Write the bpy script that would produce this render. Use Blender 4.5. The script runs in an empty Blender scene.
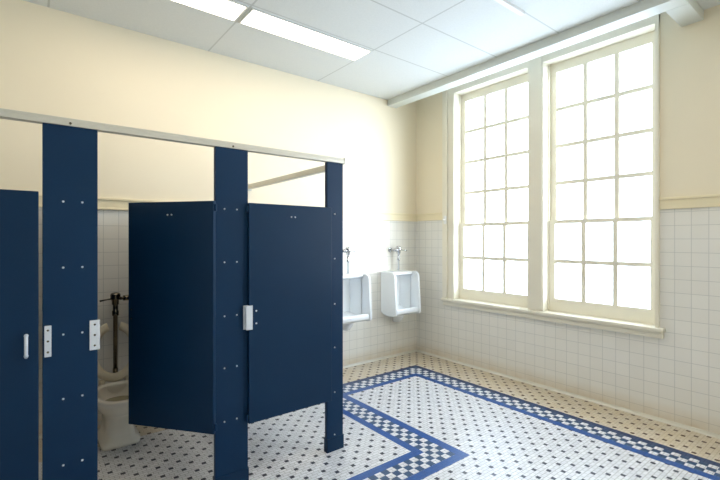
import bpy, bmesh, math
from math import pi, sin, cos
from mathutils import Vector, Matrix

scene = bpy.context.scene
COL = scene.collection

# ------------------------------------------------------------------ mesh helpers
class MB:
    def __init__(self): self.bm = bmesh.new()
    def box(self, x0, x1, y0, y1, z0, z1):
        bm = self.bm
        v = [bm.verts.new(p) for p in ((x0,y0,z0),(x1,y0,z0),(x1,y1,z0),(x0,y1,z0),(x0,y0,z1),(x1,y0,z1),(x1,y1,z1),(x0,y1,z1))]
        for f in ((3,2,1,0),(4,5,6,7),(0,1,5,4),(1,2,6,5),(2,3,7,6),(3,0,4,7)):
            bm.faces.new([v[i] for i in f])
        return v
    def prism(self, pts, axis, a, b):
        """extrude a 2-D outline along an axis ('x': pts are (y,z); 'y': (x,z); 'z': (x,y))"""
        bm = self.bm
        def mk(p, t):
            return {'x': (t, p[0], p[1]), 'y': (p[0], t, p[1]), 'z': (p[0], p[1], t)}[axis]
        A = [bm.verts.new(mk(p, a)) for p in pts]; B = [bm.verts.new(mk(p, b)) for p in pts]
        n = len(pts)
        bm.faces.new(A); bm.faces.new(list(reversed(B)))
        for i in range(n): bm.faces.new((A[i], B[i], B[(i+1) % n], A[(i+1) % n]))
        return A + B
    def rings(self, rings, cap0=True, cap1=True):
        bm = self.bm; R = [[bm.verts.new(p) for p in r] for r in rings]; n = len(R[0])
        for a, b in zip(R, R[1:]):
            for i in range(n): bm.faces.new((a[i], a[(i+1) % n], b[(i+1) % n], b[i]))
        if cap0: bm.faces.new(list(reversed(R[0])))
        if cap1: bm.faces.new(R[-1])
        return [v for r in R for v in r]
    def lathe(self, prof, c=(0,0,0), axis=(0,0,1), n=20):
        """prof: list of (radius, height along axis)"""
        q = Vector((0,0,1)).rotation_difference(Vector(axis)); c = Vector(c)
        return self.rings([[tuple(c + q @ Vector((max(r,1e-4)*cos(2*pi*i/n), max(r,1e-4)*sin(2*pi*i/n), h))) for i in range(n)] for r, h in prof])
    def tube(self, pts, r, n=14):
        pts = [Vector(p) for p in pts]; rs = r if isinstance(r, (list, tuple)) else [r]*len(pts)
        out = []; ref = None
        for i, p in enumerate(pts):
            d = (pts[min(i+1, len(pts)-1)] - pts[max(i-1, 0)]).normalized()
            if ref is None: ref = d.orthogonal().normalized()
            ref = (ref - d*ref.dot(d)).normalized(); s = d.cross(ref)
            out.append([tuple(p + rs[i]*(cos(2*pi*k/n)*ref + sin(2*pi*k/n)*s)) for k in range(n)])
        return self.rings(out)
    def shift(self, v):
        for q in self.bm.verts: q.co += Vector(v)
        return self
    def build(self, name, mat, parent=None, bevel=0, seg=2, smooth=False, sub=0):
        bmesh.ops.recalc_face_normals(self.bm, faces=self.bm.faces)
        me = bpy.data.meshes.new(name); self.bm.to_mesh(me); self.bm.free()
        o = bpy.data.objects.new(name, me); COL.objects.link(o)
        me.materials.append(mat)
        if smooth:
            for p in me.polygons: p.use_smooth = True
        if sub:
            m = o.modifiers.new('sub', 'SUBSURF'); m.levels = sub; m.render_levels = sub
        if bevel:
            m = o.modifiers.new('bevel', 'BEVEL'); m.width = bevel; m.segments = seg; m.limit_method = 'ANGLE'; m.angle_limit = math.radians(40)
            for p in me.polygons: p.use_smooth = True
            m2 = o.modifiers.new('wn', 'WEIGHTED_NORMAL'); m2.keep_sharp = True
        if parent: o.parent = parent
        return o

def B(*a):
    m = MB(); m.box(*a); return m
def thing(name, label, cat, loc=(0,0,0), rz=0, group=None):
    o = bpy.data.objects.new(name, None); COL.objects.link(o); o.empty_display_size = .1
    o.location = loc; o.rotation_euler = (0,0,rz); o['label'] = label; o['category'] = cat
    if group: o['group'] = group
    return o
def tag(o, label, cat, group=None):
    o['label'] = label; o['category'] = cat
    if group: o['group'] = group
    return o
def struct(o, label, cat='structure'):
    o['kind'] = 'structure'; o['label'] = label; o['category'] = cat
    return o
def copy_tree(o, parent=None):
    c = o.copy(); COL.objects.link(c)
    if parent: c.parent = parent
    for ch in list(o.children): copy_tree(ch, c)
    return c

# ------------------------------------------------------------------ materials
def lin(r, g, b):
    f = lambda c: (c/255/12.92) if c/255 <= .04045 else ((c/255+.055)/1.055)**2.4
    return (f(r), f(g), f(b), 1)
class N:
    def __init__(self, name):
        self.m = bpy.data.materials.new(name); self.m.use_nodes = True
        self.t = self.m.node_tree; self.p = self.t.nodes['Principled BSDF']
    def node(self, typ, **kw):
        n = self.t.nodes.new(typ)
        for k, v in kw.items(): setattr(n, k, v)
        return n
    def link(self, a, b): self.t.links.new(a, b)
    def math(self, op, a, b=None, c=None, clamp=False):
        n = self.node('ShaderNodeMath', operation=op, use_clamp=clamp)
        for i, v in enumerate((a, b, c)):
            if v is None: continue
            if isinstance(v, (int, float)): n.inputs[i].default_value = v
            else: self.link(v, n.inputs[i])
        return n.outputs[0]
    def mix(self, f, a, b, typ='MIX'):
        n = self.node('ShaderNodeMix', data_type='RGBA', blend_type=typ)
        for s, v in ((n.inputs[0], f), (n.inputs[6], a), (n.inputs[7], b)):
            if hasattr(v, 'is_linked'): self.link(v, s)
            else: s.default_value = v
        return n.outputs[2]
    def noise(self, scale, detail=3, vec=None, rough=.5):
        n = self.node('ShaderNodeTexNoise'); n.inputs['Scale'].default_value = scale; n.inputs['Detail'].default_value = detail
        n.inputs['Roughness'].default_value = rough
        if vec is None:
            vec = self.node('ShaderNodeNewGeometry').outputs['Position']
        self.link(vec, n.inputs['Vector']); return n.outputs['Fac']
    def bump(self, h, strength=.2, dist=.002):
        n = self.node('ShaderNodeBump'); n.inputs['Strength'].default_value = strength; n.inputs['Distance'].default_value = dist
        self.link(h, n.inputs['Height']); self.link(n.outputs[0], self.p.inputs['Normal'])
    def base(self, c):
        if hasattr(c, 'is_linked'): self.link(c, self.p.inputs['Base Color'])
        else: self.p.inputs['Base Color'].default_value = c
    def rough(self, r):
        if hasattr(r, 'is_linked'): self.link(r, self.p.inputs['Roughness'])
        else: self.p.inputs['Roughness'].default_value = r

def paint(name, col, rough=.5, var=.06, scale=6, bump=.05, metal=0, spec=.5):
    n = N(name); f = n.noise(scale, 4)
    dark = tuple(c*(1-var) for c in col[:3])+(1,); light = tuple(min(1, c*(1+var*.6)) for c in col[:3])+(1,)
    n.base(n.mix(f, dark, light)); n.rough(rough); n.p.inputs['Metallic'].default_value = metal
    n.p.inputs['Specular IOR Level'].default_value = spec
    if bump: n.bump(n.noise(220, 2), bump, .001)
    return n.m

CREAM = lin(240, 229, 203); TRIM = lin(236, 230, 212); TILE = lin(239, 237, 230)
M = {}
M['cream'] = paint('cream_wall_paint', CREAM, .55, .04, 2.5, .08)
M['trim'] = paint('off_white_gloss_trim', TRIM, .35, .05, 4, .04)
M['rail_trim'] = paint('cream_rail_trim', lin(236, 224, 190), .4, .05, 4, .04)
M['beam'] = paint('pale_grey_beam_paint', lin(216, 219, 212), .45, .05, 3, .04)
M['navy'] = paint('navy_enamel_steel', lin(10, 45, 75), .42, .12, 3, .05, 0, .2)
M['navy_edge'] = paint('navy_enamel_post', lin(11, 47, 79), .42, .12, 3, .05, 0, .2)
M['alum'] = paint('satin_aluminium', lin(205, 203, 192), .35, .06, 12, .02, .3)
M['bright_steel'] = paint('bright_cast_bracket', lin(216, 222, 230), .38, .08, 30, .02, .25)
M['chrome'] = paint('chrome', lin(205, 208, 212), .12, .03, 20, 0, 1)
M['old_chrome'] = paint('dull_chrome', lin(120, 112, 98), .25, .2, 25, 0, 1)
M['porcelain'] = paint('white_porcelain', lin(234, 238, 240), .12, .02, 3, 0)
M['bath_porcelain'] = paint('ivory_porcelain', lin(240, 235, 222), .15, .06, 8, 0)
M['seat'] = paint('ivory_plastic_seat', lin(222, 212, 188), .3, .06, 8, 0)
M['white'] = paint('white_plastic', lin(238, 238, 235), .4, .03, 5, 0)
M['dark'] = paint('dark_rubber', lin(25, 26, 28), .6, .1, 10, 0)
M['housing'] = paint('white_fixture_steel', lin(225, 226, 222), .45, .03, 5, 0)

def tile_wall(name, plane):
    """cream paint above the rail, white square glazed tile below"""
    n = N(name); pos = n.node('ShaderNodeNewGeometry').outputs['Position']
    sep = n.node('ShaderNodeSeparateXYZ'); n.link(pos, sep.inputs[0])
    h = sep.outputs[0] if plane == 'xz' else sep.outputs[1]; z = sep.outputs[2]
    T = .1093
    def grout(s, off, w):
        f = n.math('FRACT', n.math('DIVIDE', n.math('ADD', s, off + 100*T), T))
        d = n.math('ABSOLUTE', n.math('SUBTRACT', f, .5))
        return n.math('SMOOTH_MAX', 0, n.math('MULTIPLY', n.math('SUBTRACT', d, .5 - w/T), T/w*1.0), .1)
    gh = grout(h, 2.4638 if plane == 'yz' else .03, .0032); gz = grout(z, -.0873, .0032)
    g = n.math('MINIMUM', n.math('MAXIMUM', gh, gz), 1)
    cellv = n.node('ShaderNodeCombineXYZ')
    n.link(n.math('FLOOR', n.math('DIVIDE', n.math('ADD', h, (2.4638 if plane == 'yz' else .03)), T)), cellv.inputs[0])
    n.link(n.math('FLOOR', n.math('DIVIDE', n.math('ADD', z, -.0873), T)), cellv.inputs[1])
    wn = n.node('ShaderNodeTexWhiteNoise', noise_dimensions='2D'); n.link(cellv.outputs[0], wn.inputs['Vector'])
    tile = n.mix(wn.outputs['Value'], tuple(c*.965 for c in TILE[:3])+(1,), TILE)
    blotch = n.noise(3.5, 4)
    tile = n.mix(n.math('MULTIPLY', blotch, .25), tile, lin(222, 218, 200))
    tiled = n.mix(n.math('MULTIPLY', g, .62), tile, lin(150, 153, 150))
    # yellowed dirt at the foot of the wall
    foot = n.math('MULTIPLY', n.math('SUBTRACT', 1, n.math('DIVIDE', z, .16), clamp=True), n.math('ADD', n.math('MULTIPLY', n.noise(9, 4), .9), .15))
    tiled = n.mix(n.math('MULTIPLY', foot, .75), tiled, lin(205, 178, 128))
    pf = n.noise(2.2, 4)
    pnt = n.mix(pf, tuple(c*.96 for c in CREAM[:3])+(1,), CREAM)
    up = n.math('GREATER_THAN', z, 1.80)
    n.base(n.mix(up, tiled, pnt))
    n.rough(n.math('ADD', .16, n.math('MULTIPLY', n.math('MAXIMUM', up, n.math('MULTIPLY', g, .8)), .42)))
    hgt = n.math('SUBTRACT', n.math('MULTIPLY', n.noise(5, 2), .1), n.math('MULTIPLY', g, n.math('SUBTRACT', 1, up)))
    n.bump(hgt, .35, .0015)
    return n.m
M['wall_xz'] = tile_wall('tile_and_cream_wall_back', 'xz')
M['wall_yz'] = tile_wall('tile_and_cream_wall_side', 'yz')

def floor_mat():
    n = N('mosaic_floor'); pos = n.node('ShaderNodeNewGeometry').outputs['Position']
    sep = n.node('ShaderNodeSeparateXYZ'); n.link(pos, sep.inputs[0]); x, y = sep.outputs[0], sep.outputs[1]
    a = n.math('MINIMUM', n.math('SUBTRACT', -.464, x), n.math('SUBTRACT', -.445, y))
    b = n.math('MAXIMUM', n.math('ADD', x, 1.985), n.math('SUBTRACT', -1.887, y))
    d = n.math('MINIMUM', a, b)
    inb = n.math('MULTIPLY', n.math('GREATER_THAN', d, 0), n.math('LESS_THAN', d, .2895))
    core = n.math('MULTIPLY', n.math('GREATER_THAN', d, .0655), n.math('LESS_THAN', d, .2200))
    line = n.math('SUBTRACT', inb, core)
    def fl(s, off, p): return n.math('FLOOR', n.math('DIVIDE', n.math('ADD', s, off), p))
    C_ = .0515
    # inner offset of the checker differs for band side: rows are aligned to the global grid
    par = n.math('FRACT', n.math('MULTIPLY', n.math('ADD', fl(x, 1.765+C_*200, C_), fl(y, 2.055+C_*201, C_)), .5))
    dark = n.math('MULTIPLY', core, n.math('GREATER_THAN', par, .25))
    # small black dots on a staggered grid
    P_ = .1285
    def fr(s, off): return n.math('ABSOLUTE', n.math('SUBTRACT', n.math('FRACT', n.math('DIVIDE', n.math('ADD', s, off+P_*100), P_)), .5))
    def dot(ox, oy):
        fx, fy = fr(x, ox), fr(y, oy)
        return n.math('LESS_THAN', n.math('MAXIMUM', fx, fy), .0142/P_)
    ox, oy = 2.806+P_/2, 1.138+P_/2
    dots = n.math('MAXIMUM', dot(ox, oy), dot(ox+P_/2, oy+P_/2))
    dots = n.math('MULTIPLY', dots, n.math('SUBTRACT', 1, inb))
    # grout of one-inch tiles (long tiles two inches by one)
    br = n.node('ShaderNodeTexBrick', offset=.5, squash=1)
    br.inputs['Scale'].default_value = 1; br.inputs['Brick Width'].default_value = P_/2.5; br.inputs['Row Height'].default_value = P_/5
    br.inputs['Mortar Size'].default_value = .0016; br.inputs['Mortar Smooth'].default_value = .3; br.inputs['Bias'].default_value = 0
    mp = n.node('ShaderNodeMapping'); mp.inputs['Location'].default_value = (2.806+P_/10, 1.138+P_/10, 0)
    n.link(pos, mp.inputs['Vector']); n.link(mp.outputs[0], br.inputs['Vector'])
    mort = br.outputs['Fac']
    br.inputs['Color1'].default_value = lin(228, 229, 232); br.inputs['Color2'].default_value = lin(212, 213, 217); br.inputs['Mortar'].default_value = lin(150, 150, 148)
    # yellowed wear outside the border next to the walls, of ragged shape
    near = n.math('LESS_THAN', a, 0)
    w = n.math('MULTIPLY', near, n.math('ADD', .35, n.math('MULTIPLY', n.noise(7, 4), .6)))
    white = n.mix(w, br.outputs['Color'], lin(206, 184, 142))
    white = n.mix(n.math('MULTIPLY', n.noise(1.7, 5), .18), white, lin(190, 182, 165))
    dotc = n.mix(near, lin(26, 34, 52), lin(88, 62, 40))
    blue = n.mix(n.noise(40, 3), lin(4, 58, 124), lin(10, 90, 165))
    navy = n.mix(n.noise(60, 3), lin(14, 48, 88), lin(34, 84, 126))
    c = n.mix(dots, white, dotc)
    outer = n.math('MULTIPLY', n.math('LESS_THAN', d, .0655), n.math('LESS_THAN', a, b))
    blue = n.mix(n.math('MULTIPLY', outer, .7), blue, lin(24, 40, 70))
    c = n.mix(line, c, blue); c = n.mix(dark, c, navy)
    n.base(c)
    n.rough(n.math('ADD', .30, n.math('MULTIPLY', mort, .3)))
    n.bump(n.math('SUBTRACT', n.math('MULTIPLY', n.noise(6, 2), .2), mort), .25, .001)
    return n.m
M['floor'] = floor_mat()

def ceiling_mat():
    n = N('acoustic_ceiling_tile'); pos = n.node('ShaderNodeNewGeometry').outputs['Position']
    sep = n.node('ShaderNodeSeparateXYZ'); n.link(pos, sep.inputs[0]); x, y = sep.outputs[0], sep.outputs[1]
    def ln(s, off, p, w):
        f = n.math('ABSOLUTE', n.math('SUBTRACT', n.math('FRACT', n.math('DIVIDE', n.math('ADD', s, off+p*50.5), p)), .5))
        return n.math('LESS_THAN', f, w/p)
    g = n.math('MAXIMUM', ln(x, 2.785, 1.215, .007), n.math('MULTIPLY', ln(y, .99, .612, .007), n.math('LESS_THAN', y, -.6)))
    sp = n.noise(90, 4, rough=.7)
    c = n.mix(sp, lin(214, 217, 214), lin(232, 234, 231))
    c = n.mix(n.math('MULTIPLY', g, .6), c, lin(176, 178, 172))
    n.base(c); n.rough(.8); n.bump(n.math('ADD', sp, g), .3, .002)
    return n.m
M['ceiling'] = ceiling_mat()

def emit(name, col, s):
    n = N(name); n.p.inputs['Emission Color'].default_value = col; n.p.inputs['Emission Strength'].default_value = s
    n.base(lin(240, 240, 235)); return n.m
M['diffuser'] = emit('lit_prismatic_diffuser', (1, .84, .66, 1), 6.0)
def glass():
    n = N('window_glass'); t = n.t
    out = [k for k in t.nodes if k.type == 'OUTPUT_MATERIAL'][0]
    tr = n.node('ShaderNodeBsdfTransparent'); tr.inputs[0].default_value = (.97, .99, 1, 1)
    gl = n.node('ShaderNodeBsdfGlossy'); gl.inputs['Roughness'].default_value = .05
    mx = n.node('ShaderNodeMixShader'); mx.inputs[0].default_value = .06
    n.link(tr.outputs[0], mx.inputs[1]); n.link(gl.outputs[0], mx.inputs[2]); n.link(mx.outputs[0], out.inputs[0])
    return n.m
M['glass'] = glass()
n = N('water'); n.base(lin(150, 145, 120)); n.rough(.05); M['water'] = n.m

# ------------------------------------------------------------------ the room shell
XL, YF, ZC, ZP = -4.95, -6.4, 3.283, 3.62
HZ = (1.752, 1.845)
struct(B(XL-.2, .3, YF-.2, .2, -.12, 0).build('floor', M['floor']), 'white mosaic tile floor with black dots and blue checker border', 'floor')
struct(B(XL-.2, .3, 0, .2, 0, ZP).build('wall_back', M['wall_xz']), 'back wall, white tile below cream paint, behind the urinals', 'wall')
struct(B(XL-.2, XL, YF, 0, 0, ZP).build('wall_left', M['wall_yz']), 'left wall, tiled below and cream above', 'wall')
struct(B(XL-.2, .3, YF-.2, YF, 0, ZP).build('wall_front', M['wall_xz']), 'front wall behind the viewer, tiled below', 'wall')
m = MB()
WY0, WY1, WZ0, WZ1 = -2.79, -.64, .745, 3.32
OFF = -3.30
m.box(0, .22, WY1+OFF, WY0, 0, ZP); m.box(0, .22, YF, -1.65+OFF, 0, ZP); m.box(0, .22, -1.65+OFF, WY1+OFF, 0, WZ0); m.box(0, .22, -1.65+OFF, WY1+OFF, 3.22, ZP)
m.box(0, .22, WY1, 0, 0, ZP); m.box(0, .22, WY0, WY1, 0, WZ0); m.box(0, .22, WY0, WY1, WZ1, ZP)
struct(m.build('wall_right', M['wall_yz']), 'window wall, white square tile below cream paint', 'wall')
m = MB()
m.box(XL-.2, -.45, YF-.2, .2, ZC, ZC+.05); m.box(-.45, .2, YF-.2, -3.0, ZC, ZC+.05); m.box(-.5, .2, -3.02, .2, ZP, ZP+.05)
m.box(-.47, -.45, -3.0, 0, ZC, ZP); m.box(-.45, 0, -3.02, -3.0, ZC, ZP)
struct(m.build('ceiling', M['ceiling']), 'suspended ceiling of large pale acoustic tiles with a raised pocket over the windows', 'ceiling')
# boxed beam that frames the window pocket
m = MB(); m.box(-.522, -.375, -3.09, 0, 3.205, ZC+.001); m.box(-.375, 0, -3.09, -2.945, 3.205, ZC+.001)
struct(m.build('trim_1', M['beam'], bevel=.004), 'pale boxed beam framing the ceiling pocket above the windows', 'beam')
# rails at the top of the tile
def rail(name, boxes, lab):
    m = MB()
    for b in boxes: m.box(*b)
    struct(m.build(name, M['rail_trim'], bevel=.003), lab, 'trim')
rail('trim_2', [(XL, 0, -.016, 0, HZ[0], HZ[1]), (XL, 0, -.026, 0, HZ[1]-.018, HZ[1]+.002), (XL, 0, -.022, 0, HZ[0]-.004, HZ[0]+.014)], 'cream rail capping the tile on the back wall')
rail('trim_3', [(-.016, 0, -.494, -.027, HZ[0], HZ[1]), (-.026, 0, -.494, -.027, HZ[1]-.018, HZ[1]+.002)], 'short cream rail between the corner and the left window')
rail('trim_4', [(-.016, 0, -3.78, -2.80, HZ[0], HZ[1]), (-.026, 0, -3.78, -2.80, HZ[1]-.018, HZ[1]+.002)], 'cream rail right of the right window')
rail('trim_5', [(XL, XL+.016, YF, -.027, HZ[0], HZ[1])], 'cream rail on the left wall')
# cove base
cov = paint('aged_cove_tile', lin(226, 222, 208), .25, .15, 9, .02)
def cove(name, axis, a, b, s, lab):
    m = MB(); pr = [(0, 0), (s*.022, 0), (s*.012, .005), (s*.006, .014), (s*.004, .024), (0, .026)]
    m.prism(pr, axis, a, b); struct(m.build(name, cov), lab, 'baseboard')
cove('baseboard_back', 'x', XL, 0, -1, 'aged cove tile base of the back wall')
m = MB(); m.prism([(0, 0), (-.022, 0), (-.012, .005), (-.006, .014), (-.004, .024), (0, .026)], 'y', YF, -.022)
struct(m.build('baseboard_right', cov), 'aged cove tile base of the window wall', 'baseboard')

# ------------------------------------------------------------------ windows
m = MB(); m.box(-.022, -.001, -1.80, -1.634, .775, 3.40); m.box(-.001, .2, -1.779, -1.649, .775, 3.32)
m.box(-.030, -.022, -1.79, -1.645, .79, 3.40)
struct(m.build('trim_6', M['trim'], bevel=.003), 'broad off-white mullion between the two windows', 'window trim')
m = MB()
m.box(-.022, 0, -.66, -.565, .775, 3.40)            # flat left casing
m.box(-.045, 0, -.565, -.494, .775, 3.40)           # raised back band
m.box(-.022, 0, -2.80, -1.80, 3.30, 3.40); m.box(-.022, 0, -1.634, -.66, 3.30, 3.40)
m.box(-.030, 0, -2.80, -2.772, .775, 3.40)          # narrow right casing
struct(m.build('trim_7', M['trim'], bevel=.003), 'off-white casing around the pair of windows', 'window trim')
m = MB(); m.box(-.065, .20, -2.84, -.488, .745, .776); m.box(-.035, 0, -2.83, -.494, .688, .745)
m.box(-.045, 0, -2.83, -.494, .730, .745)
struct(m.build('trim_8', M['trim'], bevel=.005), 'long off-white window sill and apron under both windows', 'window sill')

def window(name, y0, y1, lab, zt_=3.30):
    """y0 nearer the corner, y1 farther"""
    r = thing(name, lab, 'window', (0, (y0+y1)/2, .776)); r['kind'] = 'structure'
    L = (0, -(y0+y1)/2, -.776)
    m = MB(); m.box(-.0008, .2, y0, y0+.0195, .777, zt_+.0195); m.box(-.001, .2, y1-.014, y1, .776, zt_+.02); m.box(-.001, .2, y1, y0, zt_, zt_+.02)
    m.box(.072, .082, y0-.012, y0, .79, zt_); m.box(.072, .082, y1, y1+.012, .79, zt_); m.box(.15, .2, y0-.03, y0, .78, zt_); m.box(.15, .2, y1, y1+.03, .78, zt_)
    m.shift(L).build('window_frame', M['trim'], r)
    def sash(nm, x0, x1, zb, zt, gz0, gz1, rows):
        s = .068; ya, yb = y0-s, y1+s
        m = MB(); m.box(x0, x1, ya, y0, zb, zt); m.box(x0, x1, y1, yb, zb, zt); m.box(x0, x1, yb, ya, zb, gz0); m.box(x0, x1, yb, ya, gz1, zt)
        xm = (x0+x1)/2
        for k in (1, 2):
            yc = ya + (yb-ya)*k/3; m.box(xm-.012, xm+.012, yc-.020, yc+.020, gz0, gz1)
        for k in range(1, rows):
            zc = gz0 + (gz1-gz0)*k/rows; m.box(xm-.0115, xm+.0115, yb, ya, zc-.019, zc+.019)
        f = m.shift(L).build(nm, M['trim'], r)
        B(xm-.002, xm+.002, yb, ya, gz0, gz1).shift(L).build('glass_panes', M['glass'], f)
        return f
    sash('upper_sash', .116, .150, 1.665, zt_, 1.703, zt_-.095, 4)
    lo = sash('lower_sash', .083, .115, .777, 1.703, .905, 1.665, 2)
    return r
window('window_1', -.66, -1.634, 'left white multi-pane sash window nearer the room corner')
window('window_2', -1.80, -2.774, 'right white multi-pane sash window farther from the corner')
window('added_window', -.66+OFF, -1.634+OFF, 'unseen sash window added behind the viewer to throw cool light on the doors', 3.20)  # out of view, added to bring cool daylight onto the doors
m = MB(); m.box(-.065, .20, -1.70+OFF, -.60+OFF, .745, .776); m.box(-.035, 0, -1.68+OFF, -.62+OFF, .688, .745)
struct(m.build('trim_10', M['trim'], bevel=.003), 'sill of the added, unseen window behind the viewer', 'window trim')
m = MB(); m.box(-.062, -.045, -.565, -.530, 1.70, 1.80); m.lathe([(.009, 0), (.009, .03), (.006, .034)], (-.062, -.548, 1.75), (-1, 0, 0), 12)
tag(m.build('curtain_hook', M['white'], bevel=.002), 'small white bracket on the casing left of the left window', 'bracket')

# ------------------------------------------------------------------ ceiling fixtures
LIGHTG = 'long ceiling lights in a row along the back wall'
def light(x0, x1, y0, y1, lab, group=None):
    r = thing('ceiling_light', lab, 'ceiling light', ((x0+x1)/2, (y0+y1)/2, ZC))
    if group: r['group'] = group
    w, h = (x1-x0)/2, (y1-y0)/2; t = .014
    m = MB(); m.box(-w, w, -h, -h+t, -.012, 0); m.box(-w, w, h-t, h, -.012, 0); m.box(-w, -w+t, -h+t, h-t, -.012, 0); m.box(w-t, w, -h+t, h-t, -.012, 0)
    m.build('light_frame', M['housing'], r, bevel=.002)
    B(-w+t, w-t, -h+t, h-t, -.008, -.001).build('diffuser', M['diffuser'], r)
    return r
light(-2.770, -1.575, -.965, -.690, 'long lit ceiling light whose whole length shows above the doors', LIGHTG)
light(-3.990, -2.800, -.965, -.690, 'lit ceiling light cut by the top edge, left of the full one', LIGHTG)
light(-1.55, -.36, -4.62, -4.345, 'unseen ceiling light added behind the viewer for warm fill')  # out of view, added as warm fill for the room
light(-2.77, -1.58, -3.10, -2.825, 'unseen ceiling light added over the middle of the room, nearer the windows', 'added ceiling lights over the middle of the room')  # this and the next: unseen, added to brighten window wall and doors
light(-3.99, -2.80, -3.10, -2.825, 'unseen ceiling light added over the middle of the room, farther from the windows', 'added ceiling lights over the middle of the room')
struct(B(-2.3, -1.07, -2.222, -2.185, ZC-.022, ZC+.001).build('trim_9', M['white'], bevel=.003), 'thin white strip on the ceiling at the top edge', 'raceway')

# ------------------------------------------------------------------ toilet partitions
def bolt_mesh(m, x, y, z, d=(0,-1,0), r=.0052):
    m.lathe([(r, 0), (r, .002), (r*.75, .005), (r*.3, .006)], (x, y, z), d, 10)
YP = -1.54
BZ = (1.685, 1.367, 1.045, .735, .416, .114)
def pilaster(x0, x1, bolts, lab):
    r = thing('partition_post', lab, 'partition post', ((x0+x1)/2, YP+.016, 0)); r['group'] = 'posts of the toilet partitions'
    w = (x1-x0)/2
    B(-w, w, -.016, .016, .006, 2.052).build('post_panel', M['navy_edge'], r, bevel=.003)
    m = MB(); m.box(-w-.003, w+.003, -.021, -.016, 0, .095); m.box(-w-.003, w+.003, .016, .021, 0, .095); m.box(-w-.003, -w, -.021, .021, 0, .095); m.box(w, w+.003, -.021, .021, 0, .095)
    m.build('post_shoe', M['navy'], r)
    for z in BZ[:5] + (BZ[5:] if len(bolts) == 1 else ()):
        for bx in bolts:
            m = MB(); bolt_mesh(m, bx-(x0+x1)/2, -.016, z); m.build('bolt', M['bright_steel'], r, smooth=True)
    return r
p1 = pilaster(-4.068, -3.846, (-3.988, -3.911), 'wide dark navy post left of the toilet opening')
p2 = pilaster(-3.254, -3.052, (-3.200, -3.124), 'navy post between the open door and the closed door')
p3 = pilaster(-2.466, -2.329, (-2.403,), 'narrow navy end post nearest the urinals')
p0 = pilaster(-4.94, -4.70, (-4.86, -4.78), 'navy post against the left wall, outside the picture')

def plate(parent, name, x0, x1, y, z0, z1, cx, mat='bright_steel'):
    m = MB(); m.box(x0-cx, x1-cx, y, y+.006, z0, z1)
    o = m.build(name, M[mat], parent, bevel=.0015)
    for z in (z0+.022, (z0+z1)/2, z1-.022):
        m = MB(); m.lathe([(.005, 0), (.004, .0025), (.001, .003)], ((x0+x1)/2-cx, y, z), (0,-1,0), 10)
        m.build('screw', M['old_chrome'], o)
    return o
plate(p1, 'strike_plate', -4.061, -4.034, -.022, .948, 1.095, -3.957)
plate(p1, 'strike_plate', -3.874, -3.830, -.022, .952, 1.100, -3.950)
# bracket on p2's right edge bridges post and door
m = MB(); m.box(.069, .101, -.0215, -.016, .950, 1.098); m.box(.082, .101, -.046, -.0215, .950, 1.098); m.box(.075, .117, -.050, -.0445, .950, 1.098)
m.build('strike_bracket', M['bright_steel'], p2, bevel=.0015)

def door_parts(r, w, side, hook_z=1.65):
    """local: hinge at x=0, panel to x = side*w, faces y 0 and -.025"""
    a, b = sorted((0, side*w))
    B(a, b, -.025, 0, .373, 1.728).build('door_panel', M['navy'], r, bevel=.003)
    c = (a+b)/2
    for dx in (-.014, .014):
        m = MB(); bolt_mesh(m, c+dx, -.025, hook_z, r=.005); m.build('screw', M['bright_steel'], r, smooth=True)
    m = MB(); m.box(c-.022, c+.022, 0, .004, hook_z-.03, hook_z+.02); m.tube([(c, .003, hook_z+.005), (c, .03, hook_z), (c, .06, hook_z+.005), (c, .072, hook_z+.03)], .006, 10); m.lathe([(.009, 0), (.009, .006), (.003, .012)], (c, .072, hook_z+.028), n=10)
    m.build('coat_hook', M['chrome'], r, smooth=False)
    for z in (.373+.02, 1.728-.06):
        m = MB(); m.lathe([(.008, 0), (.008, .04)], (-side*.006, -.0125, z), n=12); m.build('hinge', M['navy_edge'], r)
dA = thing('stall_door', 'closed dark navy stall door at the left edge, with a pull handle', 'stall door', (-4.690, YP+.026, 0)); dA['group'] = 'doors of the toilet stalls'
door_parts(dA, .608, 1)
m = MB(); m.tube([(.562, -.024, .965), (.562, -.05, .965), (.562, -.056, .972), (.562, -.056, 1.050), (.562, -.05, 1.058), (.562, -.024, 1.058)], .0075, 12)
m.lathe([(.009, 0), (.009, .004), (.007, .005)], (.562, -.025, .965), (0,-1,0), 14); m.lathe([(.009, 0), (.009, .004), (.007, .005)], (.562, -.025, 1.058), (0,-1,0), 14)
m.build('pull_handle', M['bright_steel'], dA, smooth=True)
ang = math.atan2(-.464, .3615)
dB = thing('stall_door', 'near-black stall door standing open into the toilet stall', 'stall door', (-3.258, -1.560, 0), ang); dB['group'] = 'doors of the toilet stalls'
door_parts(dB, .588, -1)
for z in (1.02, 1.075):
    m = MB(); bolt_mesh(m, -.565, -.025, z, r=.005); m.build('screw', M['old_chrome'], dB, smooth=True)
m = MB(); m.box(-.58, -.52, 0, .014, 1.0, 1.09); m.box(-.6, -.54, .004, .011, 1.035, 1.055); m.build('slide_latch', M['chrome'], dB, bevel=.002)
dC = thing('stall_door', 'closed blue stall door between the two right posts', 'stall door', (-3.058, YP-.004, 0)); dC['group'] = 'doors of the toilet stalls'
door_parts(dC, .612, 1)
for z in (.985, 1.062):
    m = MB(); bolt_mesh(m, .047, -.025, z, r=.006); m.build('screw', M['bright_steel'], dC, smooth=True)

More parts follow.
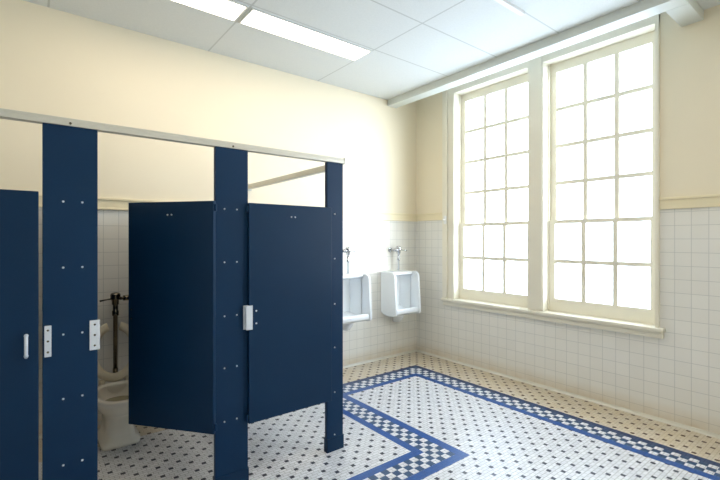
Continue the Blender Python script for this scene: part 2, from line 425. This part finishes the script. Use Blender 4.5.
def divider(x, lab):
    r = thing('partition_panel', lab, 'partition panel', (x, -.75, 0)); r['group'] = 'side panels of the toilet stalls'
    B(-.0125, .0125, -.752, .745, .373, 1.73).build('side_panel', M['navy'], r, bevel=.003)
    for z in (1.6, .5):
        for s in (-1, 1):
            m = MB(); m.box(s*.0125, s*.017, .69, .75, z-.03, z+.03); m.box(s*.0125, s*.045, .744, .75, z-.03, z+.03); m.build('wall_bracket', M['bright_steel'], r, bevel=.001)
    return r
divider(-3.957, 'navy side panel behind the wide left post'); divider(-3.153, 'navy side panel hidden behind the open door')
divider(-2.400, 'navy side panel of the last stall, facing the urinals')

# headrails
hr = thing('headrail', 'long pale metal headrail across the tops of the posts', 'headrail', (-3.6, YP+.016, 2.052))
m = MB(); L0 = XL+.001+3.6; L1 = -2.322+3.6
m.prism([(-.024, 0), (-.024, .024), (-.018, .026), (-.018, .038), (.018, .038), (.018, .026), (.024, .024), (.024, 0)], 'x', L0, L1)
m.build('rail_bar', M['alum'], hr, bevel=.0015)
m = MB(); m.box(L1, L1+.004, -.026, .026, -.004, .041); m.build('end_cap', M['alum'], hr, bevel=.001)
for x in (-3.96, -3.15):
    m = MB(); bolt_mesh(m, x+3.6, -.024, .012, r=.006); m.build('bolt', M['old_chrome'], hr)
sr = thing('headrail', 'short pale rail running back to the wall over the last stall', 'headrail', (-2.392, -.75, 2.006))
m = MB(); m.prism([(-.022, 0), (-.022, .032), (-.014, .045), (.014, .045), (.022, .032), (.022, 0)], 'y', -.757, .735); m.build('rail_bar', M['alum'], sr, bevel=.0015)
m = MB(); m.box(-.034, .034, .735, .75, -.012, .057); m.build('wall_bracket', M['alum'], sr, bevel=.002)
hr['group'] = sr['group'] = 'headrails of the toilet partitions'

# ------------------------------------------------------------------ flush valve (shared)
def flush_valve(parent, x, y, ztop, zbot, mat, supply, handle, r=.014):
    m = MB()
    m.lathe([(r, zbot), (r, ztop-.19), (r*1.5, ztop-.185), (r*1.5, ztop-.15), (r*1.15, ztop-.145), (r*1.15, ztop-.10), (.026, ztop-.095), (.026, ztop-.065), (.032, ztop-.06), (.037, ztop-.045), (.037, ztop-.018), (.030, ztop-.006), (.012, ztop)], (x, y, 0), n=20)
    v = m.build('flush_valve', M[mat], parent, smooth=True)
    m = MB(); s = 1 if supply > 0 else -1; zc = ztop-.05
    m.tube([(x, y, zc), (x+supply, y, zc)], .014); m.tube([(x+supply, y-.018, zc), (x+supply, y+.01, zc), (x+supply, -.001, zc)], .017)
    m.lathe([(.032, 0), (.030, .008), (.018, .012)], (x+supply, 0, zc), (0,-1,0)); m.lathe([(.022, -.02), (.022, .02), (.016, .026)], (x+supply*.5, y, zc), (1,0,0))
    m.build('supply_pipe', M[mat], v, smooth=True)
    m = MB(); m.lathe([(.021, 0), (.021, .014), (.012, .02), (.012, .03)], (x+supply, y-.015, zc), (0,-1,0), 16); m.build('stop_cap', M['white' if mat == 'old_chrome' else mat], v, smooth=True)
    m = MB(); m.lathe([(.017, 0), (.015, .02), (.008, .024)], (x, y, zc), handle, 14)
    h = Vector(handle); p = Vector((x, y, zc)); m.tube([p+h*.02, p+h*.06+Vector((0,0,-.004)), p+h*.11+Vector((0,0,-.012))], [.006, .0055, .008]); m.build('flush_handle', M[mat], v, smooth=True)
    return v

# ------------------------------------------------------------------ toilet
def oval(cx, yf, yb, rx, z, n=36, e=2.3):
    cy, ry = (yf+yb)/2, (yb-yf)/2; out = []
    for i in range(n):
        t = 2*pi*i/n; c, s = cos(t), sin(t)
        out.append((cx + rx*math.copysign(abs(c)**(2/e), c), cy + ry*math.copysign(abs(s)**(2/e), s), z))
    return out
tl = thing('toilet', 'ivory toilet with raised seat seen through the open stall', 'toilet', (-3.585, 0, 0))
m = MB()
m.rings([oval(0, -.55, -.16, .130, 0, e=7), oval(0, -.55, -.16, .130, .028, e=7), oval(0, -.525, -.165, .103, .045, e=5), oval(0, -.52, -.17, .094, .12, e=4.5), oval(0, -.53, -.17, .098, .20, e=3.6),
         oval(0, -.60, -.17, .128, .25, e=2.6), oval(0, -.675, -.18, .160, .30, e=2.3), oval(0, -.715, -.19, .178, .345), oval(0, -.728, -.20, .184, .362), oval(0, -.728, -.20, .184, .378), oval(0, -.722, -.205, .178, .385),
         oval(0, -.690, -.255, .148, .385), oval(0, -.683, -.262, .142, .378), oval(0, -.688, -.262, .144, .36), oval(0, -.665, -.28, .13, .31), oval(0, -.60, -.31, .10, .25), oval(0, -.52, -.34, .06, .215)])
m.build('toilet_bowl', M['bath_porcelain'], tl, smooth=True)
m = MB(); m.rings([oval(0, -.27, -.10, .09, .22, e=5), oval(0, -.28, -.09, .10, .28, e=5), oval(0, -.28, -.085, .105, .37, e=5), oval(0, -.275, -.09, .098, .388, e=5)]); m.build('rear_deck', M['bath_porcelain'], tl, smooth=True)
m = MB(); m.rings([oval(0, -.655, -.285, .122, .287), oval(0, -.65, -.29, .12, .290)]); m.build('water', M['water'], tl)
# raised open-front seat
seat = MB(); prof_in, prof_out = [], []
NN = 30; gap = .27
for i in range(NN+1):
    t = -pi/2 + gap*0 + (2*pi-2*gap)*(i/NN) + 0
    t = pi/2 + gap + (2*pi-2*gap)*i/NN           # open at the top when raised
    ro = (.182*cos(t), .225 + .235*sin(t)); ri = (.118*cos(t), .225 + .168*sin(t))
    prof_out.append(ro); prof_in.append(ri)
tilt = math.radians(8)
def pt(p, d): # local seat plane -> toilet coords
    return (p[0], -.225 + p[1]*sin(tilt) - d*cos(tilt), .400 + p[1]*cos(tilt) - d*sin(tilt)*0)
rg = []
for o_, i_ in zip(prof_out, prof_in):
    mid = ((o_[0]+i_[0])/2, (o_[1]+i_[1])/2)
    L = lambda k: (o_[0]+(i_[0]-o_[0])*k, o_[1]+(i_[1]-o_[1])*k)
    rg.append([pt(L(0), .004), pt(L(.12), -.008), pt(L(.5), -.012), pt(L(.88), -.008), pt(L(1), .004), pt(L(.8), .014), pt(L(.5), .018), pt(L(.2), .014)])
seat.rings(rg); so = seat.build('toilet_seat', M['seat'], tl, smooth=True)
for s in (-1, 1):
    m = MB(); m.box(s*.085-.014, s*.085+.014, -.245, -.20, .386, .405); m.lathe([(.011, -.02), (.011, .02)], (s*.085, -.222, .407), (1,0,0), 12); m.build('seat_hinge', M['seat'], tl, bevel=.002)
flush_valve(tl, .02, -.10, 1.075, .44, 'old_chrome', .15, (-1,0,0), .0165)
m = MB(); m.tube([(.02, -.10, .46), (.02, -.10, .40), (.02, -.11, .384)], .019); m.lathe([(.034, 0), (.034, .02), (.024, .03)], (.02, -.115, .383)); m.build('spud_coupling', M['old_chrome'], tl, smooth=True)

# ------------------------------------------------------------------ urinals
def urinal(x, lab):
    r = thing('urinal', lab, 'urinal', (x, 0, 0)); r['group'] = 'urinals on the back wall'
    m = MB()
    wing = [(-.001, .60), (-.001, 1.10), (-.19, 1.105), (-.235, 1.10), (-.262, 1.082), (-.275, 1.05), (-.288, .80), (-.300, .66), (-.300, .600), (-.288, .578), (-.25, .566), (-.15, .560), (-.05, .575)]
    for s in (-1, 1):
        for v in m.prism(wing, 'x', s*.168, s*.200):
            v.co.x += s * .020 * (-v.co.y/.3)
    m.box(-.170, .170, -.045, -.001, .60, 1.10)                       # back of the recess
    # sloping shoulders inside the recess
    m.prism([(-.17, -.04), (-.17, -.16), (-.13, -.10), (-.08, -.045)], 'z', .60, 1.07)
    m.prism([(.17, -.04), (.08, -.045), (.13, -.10), (.17, -.16)], 'z', .60, 1.07)
    # header
    m.prism([(-.001, 1.105), (-.001, 1.055), (-.15, 1.055), (-.185, 1.062), (-.198, 1.078), (-.192, 1.098), (-.17, 1.105)], 'x', -.175, .175)
    # basin with a front lip
    m.prism([(-.001, .60), (-.001, .67), (-.06, .66), (-.10, .62), (-.16, .605), (-.22, .615), (-.245, .645), (-.262, .660), (-.282, .652), (-.290, .63), (-.288, .60), (-.26, .575), (-.18, .562), (-.08, .570)], 'x', -.185, .185)
    m.build('urinal_body', M['porcelain'], r, bevel=.008, seg=3)
    m = MB(); m.rings([oval(0, -.19, -.05, .07, .575), oval(0, -.185, -.04, .062, .54), oval(0, -.17, -.03, .050, .505), oval(0, -.14, -.02, .036, .47), oval(0, -.12, -.03, .03, .462)]); m.build('outlet', M['porcelain'], r, smooth=True)
    m = MB(); m.lathe([(.03, 0), (.03, .004), (.02, .005)], (0, -.15, .606)); m.build('drain_grate', M['chrome'], r)
    flush_valve(r, .034, -.08, 1.425, 1.10, 'chrome', -.075, Vector((.85, -.52, 0)).normalized(), .012)
    return r
urinal(-.437, 'white wall-hung urinal nearest the room corner, wholly in view')
urinal(-1.240, 'white wall-hung urinal half hidden behind the end post')

# ------------------------------------------------------------------ light
w = bpy.data.worlds.new('overcast_sky'); scene.world = w; w.use_nodes = True
bg = w.node_tree.nodes['Background']; bg.inputs[0].default_value = (.68, .81, 1.0, 1); bg.inputs[1].default_value = 7.0
for y0, y1 in ((-.66, -1.634), (-1.80, -2.774), (-.66+OFF, -1.634+OFF)):
    l = bpy.data.lights.new('sky_portal', 'AREA'); l.shape = 'RECTANGLE'; l.size = 2.52; l.size_y = .97
    l.cycles.is_portal = True
    o = bpy.data.objects.new('sky_portal', l); COL.objects.link(o); o.location = (.21, (y0+y1)/2, 2.04)
    o.rotation_euler = Matrix(((0, 0, 1), (0, 1, 0), (-1, 0, 0))).to_euler()  # -z -> -x

sl = bpy.data.lights.new('hazy_sun', 'SUN'); sl.energy = 5.0; sl.angle = math.radians(45); sl.color = (1, .98, .95)
so_ = bpy.data.objects.new('hazy_sun', sl); COL.objects.link(so_); so_.location = (6, -8, 4)
so_.rotation_euler = Vector((-.72, 1, -.10)).to_track_quat('-Z', 'Y').to_euler()

# ------------------------------------------------------------------ camera
cam = bpy.data.cameras.new('camera'); co = bpy.data.objects.new('camera', cam); COL.objects.link(co)
co.location = (-4.1187, -4.0214, 1.5); co.rotation_euler = (pi/2, 0, -.665)
cam.sensor_fit = 'HORIZONTAL'; cam.sensor_width = 36; cam.lens = 422.5/720*36; cam.clip_start = .02
scene.camera = co
vs = scene.view_settings; vs.view_transform = 'Standard'; vs.look = 'None'; vs.exposure = 0.57; vs.gamma = 1; vs.use_curve_mapping = False
scene.cycles.max_bounces = 10; scene.cycles.diffuse_bounces = 6; scene.cycles.transparent_max_bounces = 12
scene.cycles.sample_clamp_indirect = 6; scene.cycles.use_denoising = True
